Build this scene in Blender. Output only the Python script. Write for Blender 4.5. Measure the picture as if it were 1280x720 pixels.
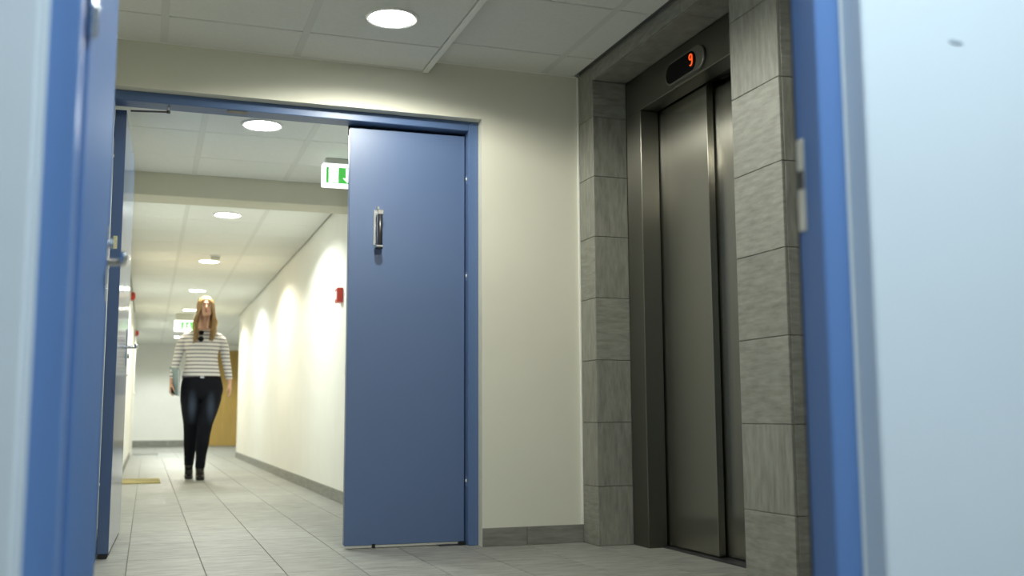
import bpy, bmesh, math, random
from mathutils import Vector, Matrix
random.seed(7)
for o in list(bpy.data.objects): bpy.data.objects.remove(o, do_unlink=True)
scene = bpy.context.scene
COL = scene.collection
PI = math.pi
R = math.radians

# ------------------------------------------------------------------ camera
yaw, pitch, roll = R(19.263), R(7.058), R(-0.2532)
fwd = Vector((math.sin(yaw)*math.cos(pitch), math.cos(yaw)*math.cos(pitch), math.sin(pitch)))
rgt = Vector((math.cos(yaw), -math.sin(yaw), 0))
up = rgt.cross(fwd)
r2 = math.cos(roll)*rgt + math.sin(roll)*up
u2 = -math.sin(roll)*rgt + math.cos(roll)*up
cam_d = bpy.data.cameras.new('camera')
cam = bpy.data.objects.new('camera', cam_d); COL.objects.link(cam)
cam.matrix_world = Matrix(((r2.x, u2.x, -fwd.x, 0), (r2.y, u2.y, -fwd.y, 0), (r2.z, u2.z, -fwd.z, 0.62), (0, 0, 0, 1)))
cam_d.sensor_width = 36.0
cam_d.lens = 36.0*1300/1280
cam_d.clip_start = 0.02
cam_d.dof.use_dof = True
cam_d.dof.focus_distance = 4.9
cam_d.dof.aperture_fstop = 2.4
scene.camera = cam

# ------------------------------------------------------------------ world, exposure
w = bpy.data.worlds.new('world'); scene.world = w; w.use_nodes = True
w.node_tree.nodes['Background'].inputs[0].default_value = (0.5, 0.55, 0.6, 1)
w.node_tree.nodes['Background'].inputs[1].default_value = 0.05
scene.view_settings.view_transform = 'Standard'
scene.view_settings.look = 'None'
scene.view_settings.exposure = 0.0
scene.view_settings.gamma = 1.0
scene.view_settings.use_curve_mapping = False

# lamp strengths (the lamps themselves are built with their fixtures below)
HALL_W, CORR_W, ROOM_E = 82.0, 150.0, 28.0
COOL = (0.93, 1.0, 0.94)
HALL_C = (1.0, 1.0, 0.89)
NEUTRAL = (1.0, 0.98, 0.86)
WARM = (1.0, 0.93, 0.73)

# ------------------------------------------------------------------ materials
MATS = {}
def mat(name, color, rough=0.5, metal=0.0, var=0.0, scale=6.0, stretch=(1, 1, 1), bump=0.0, spec=0.5,
        emit=None, estr=0.0, aniso=0.0, rnd=0.0, coat=0.0, detail=4.0):
    m = bpy.data.materials.new(name); m.use_nodes = True
    nt = m.node_tree; N = nt.nodes; L = nt.links
    b = N['Principled BSDF']
    b.inputs['Base Color'].default_value = (*color, 1)
    b.inputs['Roughness'].default_value = rough
    b.inputs['Metallic'].default_value = metal
    b.inputs['Specular IOR Level'].default_value = spec
    if coat: b.inputs['Coat Weight'].default_value = coat; b.inputs['Coat Roughness'].default_value = 0.08
    if emit:
        b.inputs['Emission Color'].default_value = (*emit, 1); b.inputs['Emission Strength'].default_value = estr
    if aniso:
        b.inputs['Anisotropic'].default_value = aniso
        t = N.new('ShaderNodeTangent'); t.direction_type = 'RADIAL'; t.axis = 'Z'
        L.new(t.outputs[0], b.inputs['Tangent'])
    if var or bump or rnd:
        tc = N.new('ShaderNodeTexCoord'); mp = N.new('ShaderNodeMapping'); no = N.new('ShaderNodeTexNoise')
        mp.inputs['Scale'].default_value = stretch
        no.inputs['Scale'].default_value = scale; no.inputs['Detail'].default_value = detail; no.inputs['Roughness'].default_value = 0.62
        oi = N.new('ShaderNodeObjectInfo')
        va = N.new('ShaderNodeVectorMath'); va.operation = 'ADD'
        mu = N.new('ShaderNodeMath'); mu.operation = 'MULTIPLY'; mu.inputs[1].default_value = 37.0
        L.new(oi.outputs['Random'], mu.inputs[0])
        L.new(tc.outputs['Object'], va.inputs[0]); L.new(mu.outputs[0], va.inputs[1])
        L.new(va.outputs[0], mp.inputs[0]); L.new(mp.outputs[0], no.inputs['Vector'])
        mr = N.new('ShaderNodeMapRange')
        mr.inputs['From Min'].default_value = 0.3; mr.inputs['From Max'].default_value = 0.7
        mr.inputs['To Min'].default_value = 1-var; mr.inputs['To Max'].default_value = 1+var
        L.new(no.outputs['Fac'], mr.inputs['Value'])
        m2 = N.new('ShaderNodeMath'); m2.operation = 'MULTIPLY_ADD'
        m2.inputs[1].default_value = 2*rnd; m2.inputs[2].default_value = 1-rnd
        L.new(oi.outputs['Random'], m2.inputs[0])
        m3 = N.new('ShaderNodeMath'); m3.operation = 'MULTIPLY'
        L.new(mr.outputs[0], m3.inputs[0]); L.new(m2.outputs[0], m3.inputs[1])
        vm = N.new('ShaderNodeVectorMath'); vm.operation = 'SCALE'; vm.inputs[0].default_value = color
        L.new(m3.outputs[0], vm.inputs['Scale']); L.new(vm.outputs[0], b.inputs['Base Color'])
        if bump:
            bp = N.new('ShaderNodeBump'); bp.inputs['Strength'].default_value = bump; bp.inputs['Distance'].default_value = 0.003
            L.new(no.outputs['Fac'], bp.inputs['Height']); L.new(bp.outputs[0], b.inputs['Normal'])
    MATS[name] = m
    return m

mat('wall_cream', (0.72, 0.705, 0.60), 0.6, var=0.02, scale=3, bump=0.02)
mat('wall_corridor', (0.80, 0.795, 0.745), 0.6, var=0.02, scale=3, bump=0.02)
mat('wall_room', (0.74, 0.77, 0.78), 0.6, var=0.015, scale=2)
mat('beam_paint', (0.60, 0.58, 0.46), 0.6, var=0.02)
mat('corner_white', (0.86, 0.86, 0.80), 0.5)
mat('ceil_tile', (0.74, 0.75, 0.71), 0.8, var=0.03, scale=60, rnd=0.02)
mat('ceil_bar', (0.665, 0.675, 0.635), 0.6)
mat('ceil_edge', (0.82, 0.83, 0.78), 0.5)
mat('plenum', (0.16, 0.16, 0.15), 0.9)
mat('grout', (0.19, 0.19, 0.17), 0.9)
mat('grout_wall', (0.24, 0.24, 0.21), 0.9)
mat('floor_tile', (0.265, 0.265, 0.240), 0.50, var=0.30, scale=6.0, stretch=(1.3, 6, 4), bump=0.10, rnd=0.05, detail=8, spec=0.28)
mat('stone_v', (0.240, 0.240, 0.205), 0.55, var=0.26, scale=9.0, stretch=(6, 6, 1.1), bump=0.12, rnd=0.06, detail=8)
mat('stone_h', (0.245, 0.245, 0.210), 0.55, var=0.26, scale=9.0, stretch=(1.3, 1.3, 7), bump=0.12, rnd=0.06, detail=8)
mat('skirting', (0.22, 0.22, 0.19), 0.5, var=0.25, scale=5, stretch=(1.2, 1.2, 8), bump=0.08, rnd=0.05)
mat('blue_door', (0.095, 0.152, 0.295), 0.40, var=0.015, scale=3, spec=0.7)
mat('blue_gloss', (0.092, 0.142, 0.262), 0.13, spec=0.6)
mat('blue_satin', (0.095, 0.185, 0.40), 0.6, spec=0.02)
mat('blue_near', (0.125, 0.225, 0.45), 0.4, spec=0.4)
mat('blue_frame', (0.092, 0.155, 0.310), 0.38, spec=0.5)
mat('steel', (0.35, 0.34, 0.295), 0.25, metal=1.0, aniso=0.99, var=0.05, scale=4, stretch=(60, 60, 0.5))
mat('steel_frame', (0.20, 0.195, 0.165), 0.36, metal=1.0, aniso=0.9)
mat('chrome', (0.85, 0.85, 0.83), 0.22, metal=1.0)
mat('dark_metal', (0.10, 0.10, 0.11), 0.35, metal=0.8)
mat('strike_metal', (0.62, 0.60, 0.52), 0.4, metal=0.6)
mat('black', (0.010, 0.010, 0.011), 0.4)
mat('black_gloss', (0.005, 0.005, 0.006), 0.3, spec=0.06)
mat('bezel', (0.34, 0.34, 0.31), 0.3, metal=1.0)
mat('rubber', (0.02, 0.02, 0.02), 0.8)
mat('white_plastic', (0.80, 0.80, 0.77), 0.4)
mat('sill_alu', (0.74, 0.72, 0.64), 0.4, metal=0.3)
mat('red_plastic', (0.50, 0.035, 0.02), 0.35)
mat('lens', (0.95, 0.95, 0.95), 0.4, emit=(0.97, 1.0, 0.95), estr=45.0)
mat('lens_warm', (0.95, 0.95, 0.95), 0.4, emit=(1.0, 0.95, 0.80), estr=22.0)
mat('lamp_panel', (0.9, 0.9, 0.9), 0.4, emit=(0.70, 0.87, 1.0), estr=ROOM_E)
mat('sign_white', (0.9, 0.9, 0.9), 0.4, emit=(0.93, 1.0, 0.95), estr=1.5)
mat('sign_green', (0.05, 0.4, 0.06), 0.4, emit=(0.07, 0.44, 0.07), estr=0.8)
mat('sign_house', (0.50, 0.50, 0.44), 0.5)
mat('digit', (0.9, 0.2, 0.05), 0.4, emit=(1.0, 0.10, 0.015), estr=0.9)
mat('tan_wood', (0.42, 0.27, 0.065), 0.45, var=0.12, scale=3, stretch=(9, 9, 0.7))
mat('white_door', (0.78, 0.77, 0.70), 0.35)
mat('mat_khaki', (0.36, 0.31, 0.12), 0.9, var=0.15, scale=60)
mat('mat_grey', (0.22, 0.22, 0.20), 0.9, var=0.15, scale=60)
mat('sticker', (0.62, 0.60, 0.32), 0.5, var=0.2, scale=60)
mat('scuff', (0.36, 0.40, 0.43), 0.7)

# ------------------------------------------------------------------ mesh helpers
def box(bm, x0, x1, y0, y1, z0, z1):
    vs = [bm.verts.new((x, y, z)) for x in (x0, x1) for y in (y0, y1) for z in (z0, z1)]
    for f in ((0, 1, 3, 2), (4, 6, 7, 5), (0, 4, 5, 1), (2, 3, 7, 6), (0, 2, 6, 4), (1, 5, 7, 3)):
        bm.faces.new([vs[i] for i in f])
    return vs
def finish(bm, bevel=0.0, seg=1):
    if bevel:
        bmesh.ops.bevel(bm, geom=[e for e in bm.edges], offset=bevel, segments=seg, affect='EDGES', profile=0.5)
    bmesh.ops.recalc_face_normals(bm, faces=bm.faces)
def link(name, me, parent=None, loc=(0, 0, 0), rot=(0, 0, 0)):
    o = bpy.data.objects.new(name, me); COL.objects.link(o)
    o.location = loc; o.rotation_euler = rot
    if parent is not None: o.parent = parent
    return o
def obj(name, bm, m, parent=None, bevel=0.0, seg=1, smooth=False, loc=(0, 0, 0), rot=(0, 0, 0)):
    finish(bm, bevel, seg)
    me = bpy.data.meshes.new(name); bm.to_mesh(me); bm.free()
    if m: me.materials.append(MATS[m] if isinstance(m, str) else m)
    if smooth:
        for p in me.polygons: p.use_smooth = True
    return link(name, me, parent, loc, rot)
def boxes(name, bl, m, parent=None, bevel=0.0, **k):
    bm = bmesh.new()
    for b in bl: box(bm, *b)
    return obj(name, bm, m, parent, bevel, **k)
def tag(o, label, cat, group=None):
    o['label'] = label; o['category'] = cat
    if group: o['group'] = group
    return o
def struct(o, label=None, cat=None):
    o['kind'] = 'structure'
    if label: o['label'] = label
    if cat: o['category'] = cat
    return o
def thing(name, label, cat, loc=(0, 0, 0), rotz=0, group=None):
    o = bpy.data.objects.new(name, None); COL.objects.link(o)
    o.empty_display_size = 0.1
    o.location = loc; o.rotation_euler = (0, 0, rotz)
    return tag(o, label, cat, group)
def loft(bm, rings, n=16, cap=True, power=2.0):
    """rings: (centre, u, v) with u, v half-axis vectors"""
    rows = []
    for c, u, v in rings:
        c, u, v = Vector(c), Vector(u), Vector(v); row = []
        for i in range(n):
            a = 2*PI*i/n; ca, sa = math.cos(a), math.sin(a)
            e = 2.0/power
            row.append(bm.verts.new(c + u*math.copysign(abs(ca)**e, ca) + v*math.copysign(abs(sa)**e, sa)))
        rows.append(row)
    for a, b in zip(rows, rows[1:]):
        for i in range(n):
            bm.faces.new((a[i], a[(i+1) % n], b[(i+1) % n], b[i]))
    if cap:
        bm.faces.new(list(reversed(rows[0]))); bm.faces.new(rows[-1])
    return rows
def tube(bm, pts, rad, n=10, cap=True):
    pts = [Vector(p) for p in pts]
    if not isinstance(rad, (list, tuple)): rad = [rad]*len(pts)
    rings = []; prev = None
    for i, p in enumerate(pts):
        t = (pts[min(i+1, len(pts)-1)] - pts[max(i-1, 0)]).normalized()
        if prev is None:
            ref = Vector((0, 0, 1)) if abs(t.z) < 0.9 else Vector((1, 0, 0))
            u = t.cross(ref).normalized()
        else:
            u = (prev - t*prev.dot(t)).normalized()
        prev = u; v = t.cross(u)
        rings.append((p, u*rad[i], v*rad[i]))
    loft(bm, rings, n, cap)
def lathe(bm, prof, n=32, c=(0, 0, 0)):
    c = Vector(c); rows = []
    for r, z in prof:
        rows.append([bm.verts.new(c + Vector((r*math.cos(2*PI*i/n), r*math.sin(2*PI*i/n), z))) for i in range(n)])
    for a, b in zip(rows, rows[1:]):
        for i in range(n): bm.faces.new((a[i], a[(i+1) % n], b[(i+1) % n], b[i]))
    if prof[0][0] > 0: bm.faces.new(rows[0])
    if prof[-1][0] > 0: bm.faces.new(rows[-1])
def prism(bm, pts, d0, d1, axis='y'):
    """extrude a 2d outline: axis y -> pts are (x,z); axis x -> pts are (y,z)"""
    def P(p, d): return (p[0], d, p[1]) if axis == 'y' else (d, p[0], p[1])
    a = [bm.verts.new(P(p, d0)) for p in pts]; b = [bm.verts.new(P(p, d1)) for p in pts]
    bm.faces.new(a); bm.faces.new(list(reversed(b)))
    for i in range(len(pts)): bm.faces.new((a[i], a[(i+1) % len(pts)], b[(i+1) % len(pts)], b[i]))
MESHES = {}
def tile(name, sx, sy, sz, m, parent, loc, bevel=0.0015):
    """a small bevelled slab centred on loc; alike pieces share their mesh"""
    key = (name, round(sx, 4), round(sy, 4), round(sz, 4), m)
    if key not in MESHES:
        bm = bmesh.new(); box(bm, -sx/2, sx/2, -sy/2, sy/2, -sz/2, sz/2); finish(bm, bevel)
        me = bpy.data.meshes.new(name); bm.to_mesh(me); bm.free(); me.materials.append(MATS[m]); MESHES[key] = me
    return link(name, MESHES[key], parent, loc)

# ------------------------------------------------------------------ key dimensions (metres)
YF, YB = 4.88, 5.06            # wall with the double door: hall face, corridor face
XL, XR = -0.24, 1.363          # corridor side walls
XE = 2.075                     # tiled lift wall face
HL, HR, HC = 2.331, 2.385, 2.25   # ceiling heights: hall (left / right), corridor
YEND = 24.3
YN0, YN1 = 1.345, 1.50         # wall the camera looks through: camera face, hall face

# ------------------------------------------------------------------ floor
floor = struct(boxes('floor', [(-0.6, 3.4, YN1, YF, -0.12, -0.003), (XL, XR, YF, 17.2, -0.12, -0.003), (-0.75, 3.0, 17.2, YEND, -0.12, -0.003)], 'grout'),
               'grey stone tiled floor running from the hall down the corridor', 'floor')
PX, PY = 0.3045, 0.61
def floor_tiles(x0, x1, y0, y1):
    k0 = math.floor((x0+0.057)/PX)
    k = k0
    while -0.057+k*PX < x1-0.002:
        a = max(-0.057+k*PX, x0); b = min(-0.057+(k+1)*PX, x1)
        j = math.floor((y0-4.97)/PY)
        while 4.97+j*PY < y1-0.002:
            c = max(4.97+j*PY, y0); d = min(4.97+(j+1)*PY, y1)
            if b-a > 0.02 and d-c > 0.02:
                tile('floor_tile', b-a-0.0032, d-c-0.0025, 0.006, 'floor_tile', floor, ((a+b)/2, (c+d)/2, -0.003), 0.0012)
            j += 1
        k += 1
floor_tiles(-0.6, 2.45, 2.53, 4.97)
floor_tiles(XL, XR, 4.97, 17.2)
far = bmesh.new()
for i in range(12):
    for j in range(12):
        a = -0.75+i*0.3125; c = 17.2+j*0.5917
        box(far, a+0.002, a+0.31, c+0.002, c+0.589, -0.005, 0)
o = obj('floor_tile_field', far, 'floor_tile', floor); o['kind'] = 'stuff'

room_floor = struct(boxes('floor', [(-2.2, 3.4, -3.2, YN1, -0.12, 0.0)], 'floor_tile'), 'plain grey floor of the near room', 'floor')

# ------------------------------------------------------------------ ceilings
ceil = struct(boxes('ceiling', [(-0.6, 1.265, YN1, YF, HL+0.02, 2.6), (1.265, 3.4, YN1, YF, HR+0.02, 2.6)], 'plenum'),
              'white suspended panel ceiling of the lift hall with a small step', 'ceiling')
def ctile(parent, x0, x1, y0, y1, z, name='ceiling_panel'):
    g = 0.0042
    tile(name, x1-x0, y1-y0-2*g, 0.018, 'ceil_tile', parent, ((x0+x1)/2, (y0+y1)/2, z+0.010), 0.0025)
def cgrid(parent, xs, ys, z, bar=0.026):
    for (a, b) in zip(xs, xs[1:]):
        for (c, d) in zip(ys, ys[1:]):
            ctile(parent, a+bar/2, b-bar/2, c, d, z)
    for x in xs[1:-1]:
        tile('grid_bar', bar+0.008, ys[-1]-ys[0], 0.016, 'ceil_bar', parent, (x, (ys[0]+ys[-1])/2, z+0.0075), 0.0006)
cgrid(ceil, [-0.6, 0.014, 0.614, 1.248], [YN1, 1.53, 2.13, 2.73, 3.33, 3.93, 4.53, YF], HL)
cgrid(ceil, [1.255, 1.88, 2.48, 3.08, 3.4], [YN1, 1.57, 2.17, 2.77, 3.06], HR)
cgrid(ceil, [1.255, 1.88, XE-0.012], [3.06, 3.37, 3.975, 4.59, YF], HR)
boxes('step_profile', [(1.238, 1.266, YN1, YF-0.001, HL-0.006, HR+0.02)], 'ceil_edge', ceil, 0.002)
boxes('edge_angle', [(-0.6, 1.236, YF-0.02, YF-0.0005, HL-0.001, HL+0.003), (1.268, XE-0.012, YF-0.02, YF-0.0005, HR-0.001, HR+0.003)], 'ceil_edge', ceil)

cceil = struct(boxes('ceiling', [(XL, XR, YB, 17.2, HC+0.02, 2.6), (-0.75, 3.0, 17.2, YEND, HC+0.02, 2.6)], 'plenum'),
               'white suspended panel ceiling of the corridor', 'ceiling')
cgrid(cceil, [XL, 0.245, 0.848, XR], [YB, 5.46, 6.07, 6.69, 7.205], HC)
ys = [7.477]
y = 7.64
while y < 17.1: ys.append(y); y += 0.61
ys.append(17.2)
cgrid(cceil, [XL, 0.245, 0.848, XR], ys, HC)
cgrid(cceil, [-0.75, 0.245, 0.848, 1.45, 2.05, 3.0], [17.2+i*0.7889 for i in range(10)], HC)
struct(boxes('trim_1', [(XL, XR, 7.207, 7.475, 2.097, HC+0.02)], 'beam_paint', None, 0.003), 'low cream painted beam crossing the corridor ceiling', 'beam')
rceil = struct(boxes('ceiling', [(-2.2, 3.4, -3.2, YN1, 2.5, 2.6)], 'wall_room'), 'plain white ceiling of the near room', 'ceiling')

# ------------------------------------------------------------------ walls
OX0, OX1, OZ = -0.238, 1.548, 2.114
struct(boxes('wall_front', [(-0.6, OX0, YF, YB, 0, 2.6), (OX1, 2.6, YF, YB, 0, 2.6), (OX0, OX1, YF, YB, OZ, 2.6)], 'wall_cream'),
       'cream wall around the blue double door', 'wall')
struct(boxes('wall_left', [(XL-0.15, XL, YB, 19.9, 0, 2.6)], 'wall_corridor'), 'cream left wall of the corridor', 'wall')
struct(boxes('wall_right', [(XR, XR+0.15, YB, 17.2, 0, 2.6), (XR+0.15, 3.0, 17.05, 17.2, 0, 2.6)], 'wall_corridor'), 'cream right wall of the corridor lit by lamps', 'wall')
struct(boxes('wall_back', [(-0.9, 3.1, YEND, YEND+0.1, 0, 2.6)], 'wall_corridor'), 'white wall closing the far end of the corridor', 'wall')
struct(boxes('wall_far_left', [(-0.85, -0.75, 19.9, YEND, 0, 2.6), (-0.85, XL-0.15, 19.8, 19.9, 0, 2.6), (-0.85, -0.75, 17.2, 19.8, 0, 2.6)], 'wall_corridor'), 'white side wall at the far left end of the corridor', 'wall')
struct(boxes('wall_far_right', [(3.0, 3.1, 17.05, YEND, 0, 2.6)], 'wall_corridor'), 'white side wall at the far right end of the corridor', 'wall')
struct(boxes('wall_hall_left', [(-0.7, -0.6, YN1, YB, 0, 2.6)], 'wall_cream'), 'cream left wall of the lift hall', 'wall')
struct(boxes('wall_hall_right', [(3.4, 3.5, YN1, 3.2, 0, 2.6)], 'wall_cream'), 'cream right wall of the lift hall', 'wall')
# wall the camera looks through, with a stepped reveal around its door
NX0, NX1, NZ = -0.139, 1.075, 2.14
nw = struct(boxes('wall_near', [(-2.2, NX0, YN0, YN1, 0, 2.6), (NX1, 3.4, YN0, YN1, 0, 2.6), (NX0, NX1, YN0, YN1, NZ, 2.6)], 'wall_room', None, 0.004),
            'white wall with the open blue door next to the camera', 'wall')
bm = bmesh.new()
prism(bm, [(1.247, 1.243), (1.256, 1.2455), (1.272, 1.244), (1.279, 1.240), (1.268, 1.2375), (1.253, 1.239)], YN0-0.0012, YN0+0.001)
obj('scuff_mark', bm, 'scuff', nw)
struct(boxes('wall_room_left', [(-2.3, -2.2, -3.2, YN1, 0, 2.6)], 'wall_room'), 'white left wall of the near room', 'wall')
struct(boxes('wall_room_right', [(3.4, 3.5, -3.2, YN1, 0, 2.6)], 'wall_room'), 'white right wall of the near room', 'wall')
struct(boxes('wall_room_back', [(-2.3, 3.5, -3.3, -3.2, 0, 2.6)], 'wall_room'), 'white back wall of the near room', 'wall')

# tiled lift wall: cores + single stone tiles
core = struct(boxes('wall_lift', [(XE+0.012, 2.70, 4.702, YF, 0, 2.6), (XE+0.012, 3.4, 3.071, 3.365, 0, 2.6),
                                  (XE+0.012, 2.70, 3.365, 4.702, 2.325, 2.6), (2.62, 2.70, 3.365, 4.702, 0, 2.325)], 'grout_wall'),
              'grey stone tiled wall around the lift', 'wall')
ZJ = [0.0, 0.282, 0.590, 0.895, 1.203, 1.512, 1.818, 2.125]
def grain(i): return ['stone_h', 'stone_v', 'stone_v', 'stone_v', 'stone_h', 'stone_v', 'stone_v', 'stone_v'][i % 8]
def grain2(i): return ['stone_h', 'stone_v', 'stone_h', 'stone_h', 'stone_h', 'stone_h', 'stone_v', 'stone_v'][i % 8]
def stone(x0, x1, y0, y1, z0, z1, g, bev=0.0015):
    q = 0.0011
    tile('stone_tile', x1-x0-(2*q if x1-x0 > 0.02 else 0), y1-y0-(2*q if y1-y0 > 0.02 else 0), z1-z0-2*q, g, core, ((x0+x1)/2, (y0+y1)/2, (z0+z1)/2), bev)
for i in range(8):
    z0 = ZJ[i]; z1 = ZJ[i+1] if i < 7 else HR
    stone(XE, XE+0.012, 4.69, YF-0.001, z0, z1, grain(i))                       # far pillar front
    zz = min(z1, 2.313)
    stone(XE+0.001, 2.262, 4.69, 4.702, z0, zz, grain(i+1))                     # its side towards the lift
    stone(XE, XE+0.012, 3.059, 3.377, z0, z1, grain2(i))                        # near pillar front
    stone(XE+0.012, 2.262, 3.365, 3.377, z0, zz, grain2(i+1))
    stone(XE+0.012, 2.38, 3.059, 3.071, z0, z1, grain2(i+2))                    # near pillar end
    stone(2.38, 2.69, 3.059, 3.071, z0, z1, grain2(i+4))
for (a, b) in ((3.377, 3.76), (3.76, 4.375), (4.375, 4.69)):
    stone(XE, XE+0.012, a, b, 2.313, HR, 'stone_h')                            # header band
    stone(XE+0.012, 2.262, a, b, 2.313, 2.325, 'stone_h')                       # soffit
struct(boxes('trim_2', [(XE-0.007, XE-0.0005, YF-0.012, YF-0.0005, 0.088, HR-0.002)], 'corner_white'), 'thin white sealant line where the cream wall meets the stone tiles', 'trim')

# skirting: single tile pieces
def skirting(name, label, segs, z=0.088):
    p = struct(thing(name, label, 'skirting'))
    for (x0, x1, y0, y1) in segs:
        tile('skirting_tile', x1-x0-0.002, y1-y0-0.002, z-0.001, 'skirting', p, ((x0+x1)/2, (y0+y1)/2, z/2), 0.0012)
skirting('baseboard_front', 'grey stone skirting under the cream wall beside the double door', [(OX1, 1.775, YF-0.012, YF), (1.775, XE-0.001, YF-0.012, YF)])
skirting('baseboard_right', 'grey stone skirting along the right corridor wall', [(XR-0.012, XR, YB+0.6*i, min(YB+0.6*(i+1), 17.2)) for i in range(21) if YB+0.6*i < 17.2], 0.09)
skirting('baseboard_left', 'grey stone skirting along the left corridor wall', [(XL, XL+0.012, 7.2+0.6*i, min(7.2+0.6*(i+1), 19.9)) for i in range(22) if 7.2+0.6*i < 19.9 and not (6.6 <= 7.2+0.6*i-3.0 < 8.4) and i not in (18, 19, 20)], 0.09)
skirting('baseboard_back', 'grey skirting along the wall at the far corridor end', [(-0.75+0.6*i, min(-0.75+0.6*(i+1), 1.17), YEND-0.012, YEND) for i in range(4) if -0.75+0.6*i < 1.17], 0.14)

# ------------------------------------------------------------------ double door
dd = struct(thing('door_2', 'blue steel double door between hall and corridor, wide leaf open, narrow leaf shut', 'door', (0, 4.94, 0)))
def rel(o, p): o.location = Vector(o.location) - Vector(p.location); return o
def part(o): o.location = Vector(o.location) - Vector((0, 4.94, 0)); return o
FY0, FY1 = 4.94, 5.05
JX0, JX1 = -0.189, 1.497
HZ = 2.066
part(boxes('jamb', [(JX1, OX1, FY0, FY1, 0, OZ), ], 'blue_frame', dd, 0.003))
part(boxes('jamb', [(OX0, JX0, FY0, FY1, 0, OZ)], 'blue_frame', dd, 0.003))
part(boxes('frame_head', [(JX0, JX1, FY0, FY1, HZ, OZ)], 'blue_frame', dd, 0.003))
part(boxes('head_plate', [(0.31, 0.40, FY0+0.01, FY0+0.05, HZ-0.0025, HZ)], 'steel_frame', dd))
part(boxes('rebate_shade_strip', [(0.90, JX1, 5.044, 5.050, HZ-0.045, HZ)], 'rubber', dd))  # black strip added to paint the shade in the gap above the narrow leaf
# narrow leaf (almost closed), local x 0 = hinge side, runs to -x
LW = 0.592
lf = boxes('narrow_leaf', [(-LW, -0.004, 0, 0.048, 0.016, HZ-0.017)], 'blue_door', dd, 0.002)
lf.location = (JX1-0.002, 4.992-4.94, 0); lf.rotation_euler = (0, 0, R(-1.2))
boxes('bottom_seal', [(-LW+0.005, -0.03, 0.004, 0.044, 0.006, 0.016)], 'sill_alu', lf)
boxes('bolt_foot', [(-0.46, -0.445, -0.006, 0.004, 0.004, 0.022)], 'black', lf)
boxes('pivot_foot', [(-0.035, 0.0, -0.008, 0.03, 0.0, 0.014)], 'black', lf)
for z in (1.821, 1.324, 0.307):
    bm = bmesh.new(); tube(bm, [(0.006, -0.012, z-0.024), (0.006, -0.012, z+0.024)], 0.0075, 12)
    h = obj('hinge', bm, 'blue_frame', lf, smooth=False)
    bm = bmesh.new(); lathe(bm, [(0.0, 0), (0.0085, 0.001), (0.009, 0.012), (0.006, 0.018), (0, 0.02)], 12, (0.006, -0.012, z-0.006))
    obj('hinge_pin', bm, 'white_plastic', h, smooth=True)
hx = 1.046-(JX1-0.002)
hd = boxes('handle_plate', [(hx-0.022, hx-0.004, -0.006, 0.0, 1.462, 1.640)], 'chrome', lf, 0.002)
bm = bmesh.new(); tube(bm, [(hx+0.003, -0.045, 1.452), (hx+0.003, -0.045, 1.612)], 0.0125, 16); obj('grip', bm, 'dark_metal', hd, smooth=True)
bm = bmesh.new(); tube(bm, [(hx-0.006, -0.042, 1.458), (hx-0.006, -0.042, 1.606)], 0.006, 10); obj('grip_trim', bm, 'chrome', hd, smooth=True)
boxes('upper_mount', [(hx-0.012, hx+0.02, -0.060, 0.0, 1.606, 1.634)], 'chrome', hd, 0.004)
boxes('upper_latch', [(hx-0.010, hx+0.004, -0.030, 0.0, 1.634, 1.654)], 'chrome', hd, 0.003)
boxes('lower_mount', [(hx-0.018, hx+0.018, -0.058, 0.0, 1.444, 1.458)], 'chrome', hd, 0.003)
bm = bmesh.new(); tube(bm, [(hx, -0.045, 1.438), (hx, -0.045, 1.4465)], 0.018, 16); obj('grip_cap', bm, 'black', hd)
# wide leaf swung open along the corridor; local x 0 = hinge, runs +x, front face at y 0 turned to face the corridor
WL = boxes('wide_leaf', [(0.006, 1.052, 0, 0.050, 0.022, HZ-0.012)], 'blue_gloss', dd, 0.002)
WL.location = (-0.138, 5.056-4.94, 0); WL.rotation_euler = (0, 0, R(88.6))
boxes('bottom_seal', [(0.008, 1.045, 0.006, 0.044, 0.004, 0.022)], 'rubber', WL)
boxes('edge_sticker', [(0.0045, 0.0062, 0.018, 0.036, 1.395, 1.455)], 'sticker', WL)
for z in (1.821, 1.30, 0.32):
    bm = bmesh.new(); tube(bm, [(0.0, 0.058, z-0.02), (0.0, 0.058, z+0.02)], 0.0075, 12); h = obj('hinge', bm, 'blue_frame', WL)
    bm = bmesh.new(); lathe(bm, [(0.0, 0), (0.0085, 0.001), (0.009, 0.012), (0.006, 0.018), (0, 0.02)], 12, (0.0, 0.056, z)); obj('hinge_pin', bm, 'white_plastic', h, smooth=True)
boxes('lock_plate', [(0.93, 0.965, -0.004, 0.0, 0.90, 1.10)], 'chrome', WL, 0.001)
bm = bmesh.new(); tube(bm, [(0.947, 0, 1.005), (0.947, -0.045, 1.005), (0.94, -0.052, 1.005), (0.83, -0.052, 1.005)], 0.0095, 10)
obj('lever_handle', bm, 'chrome', WL, smooth=True)
bm = bmesh.new(); tube(bm, [(0.947, 0, 0.955), (0.947, -0.014, 0.955)], 0.012, 12); obj('lock_cylinder', bm, 'chrome', WL)
# closer arm under the head
cl = boxes('closer_bracket', [(0.040, 0.052, 0.030, 0.046, HZ-0.030, HZ)], 'chrome', dd, 0.002)
bm = bmesh.new(); tube(bm, [(-0.12, 0.10, HZ-0.020), (0.046, 0.038, HZ-0.028)], 0.0045, 8); obj('closer_arm', bm, 'dark_metal', dd)
bm = bmesh.new(); lathe(bm, [(0, 0), (0.009, 0.0), (0.009, 0.012), (0, 0.012)], 12, (0.046, 0.038, HZ-0.034)); obj('arm_pivot', bm, 'black', cl)

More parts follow.
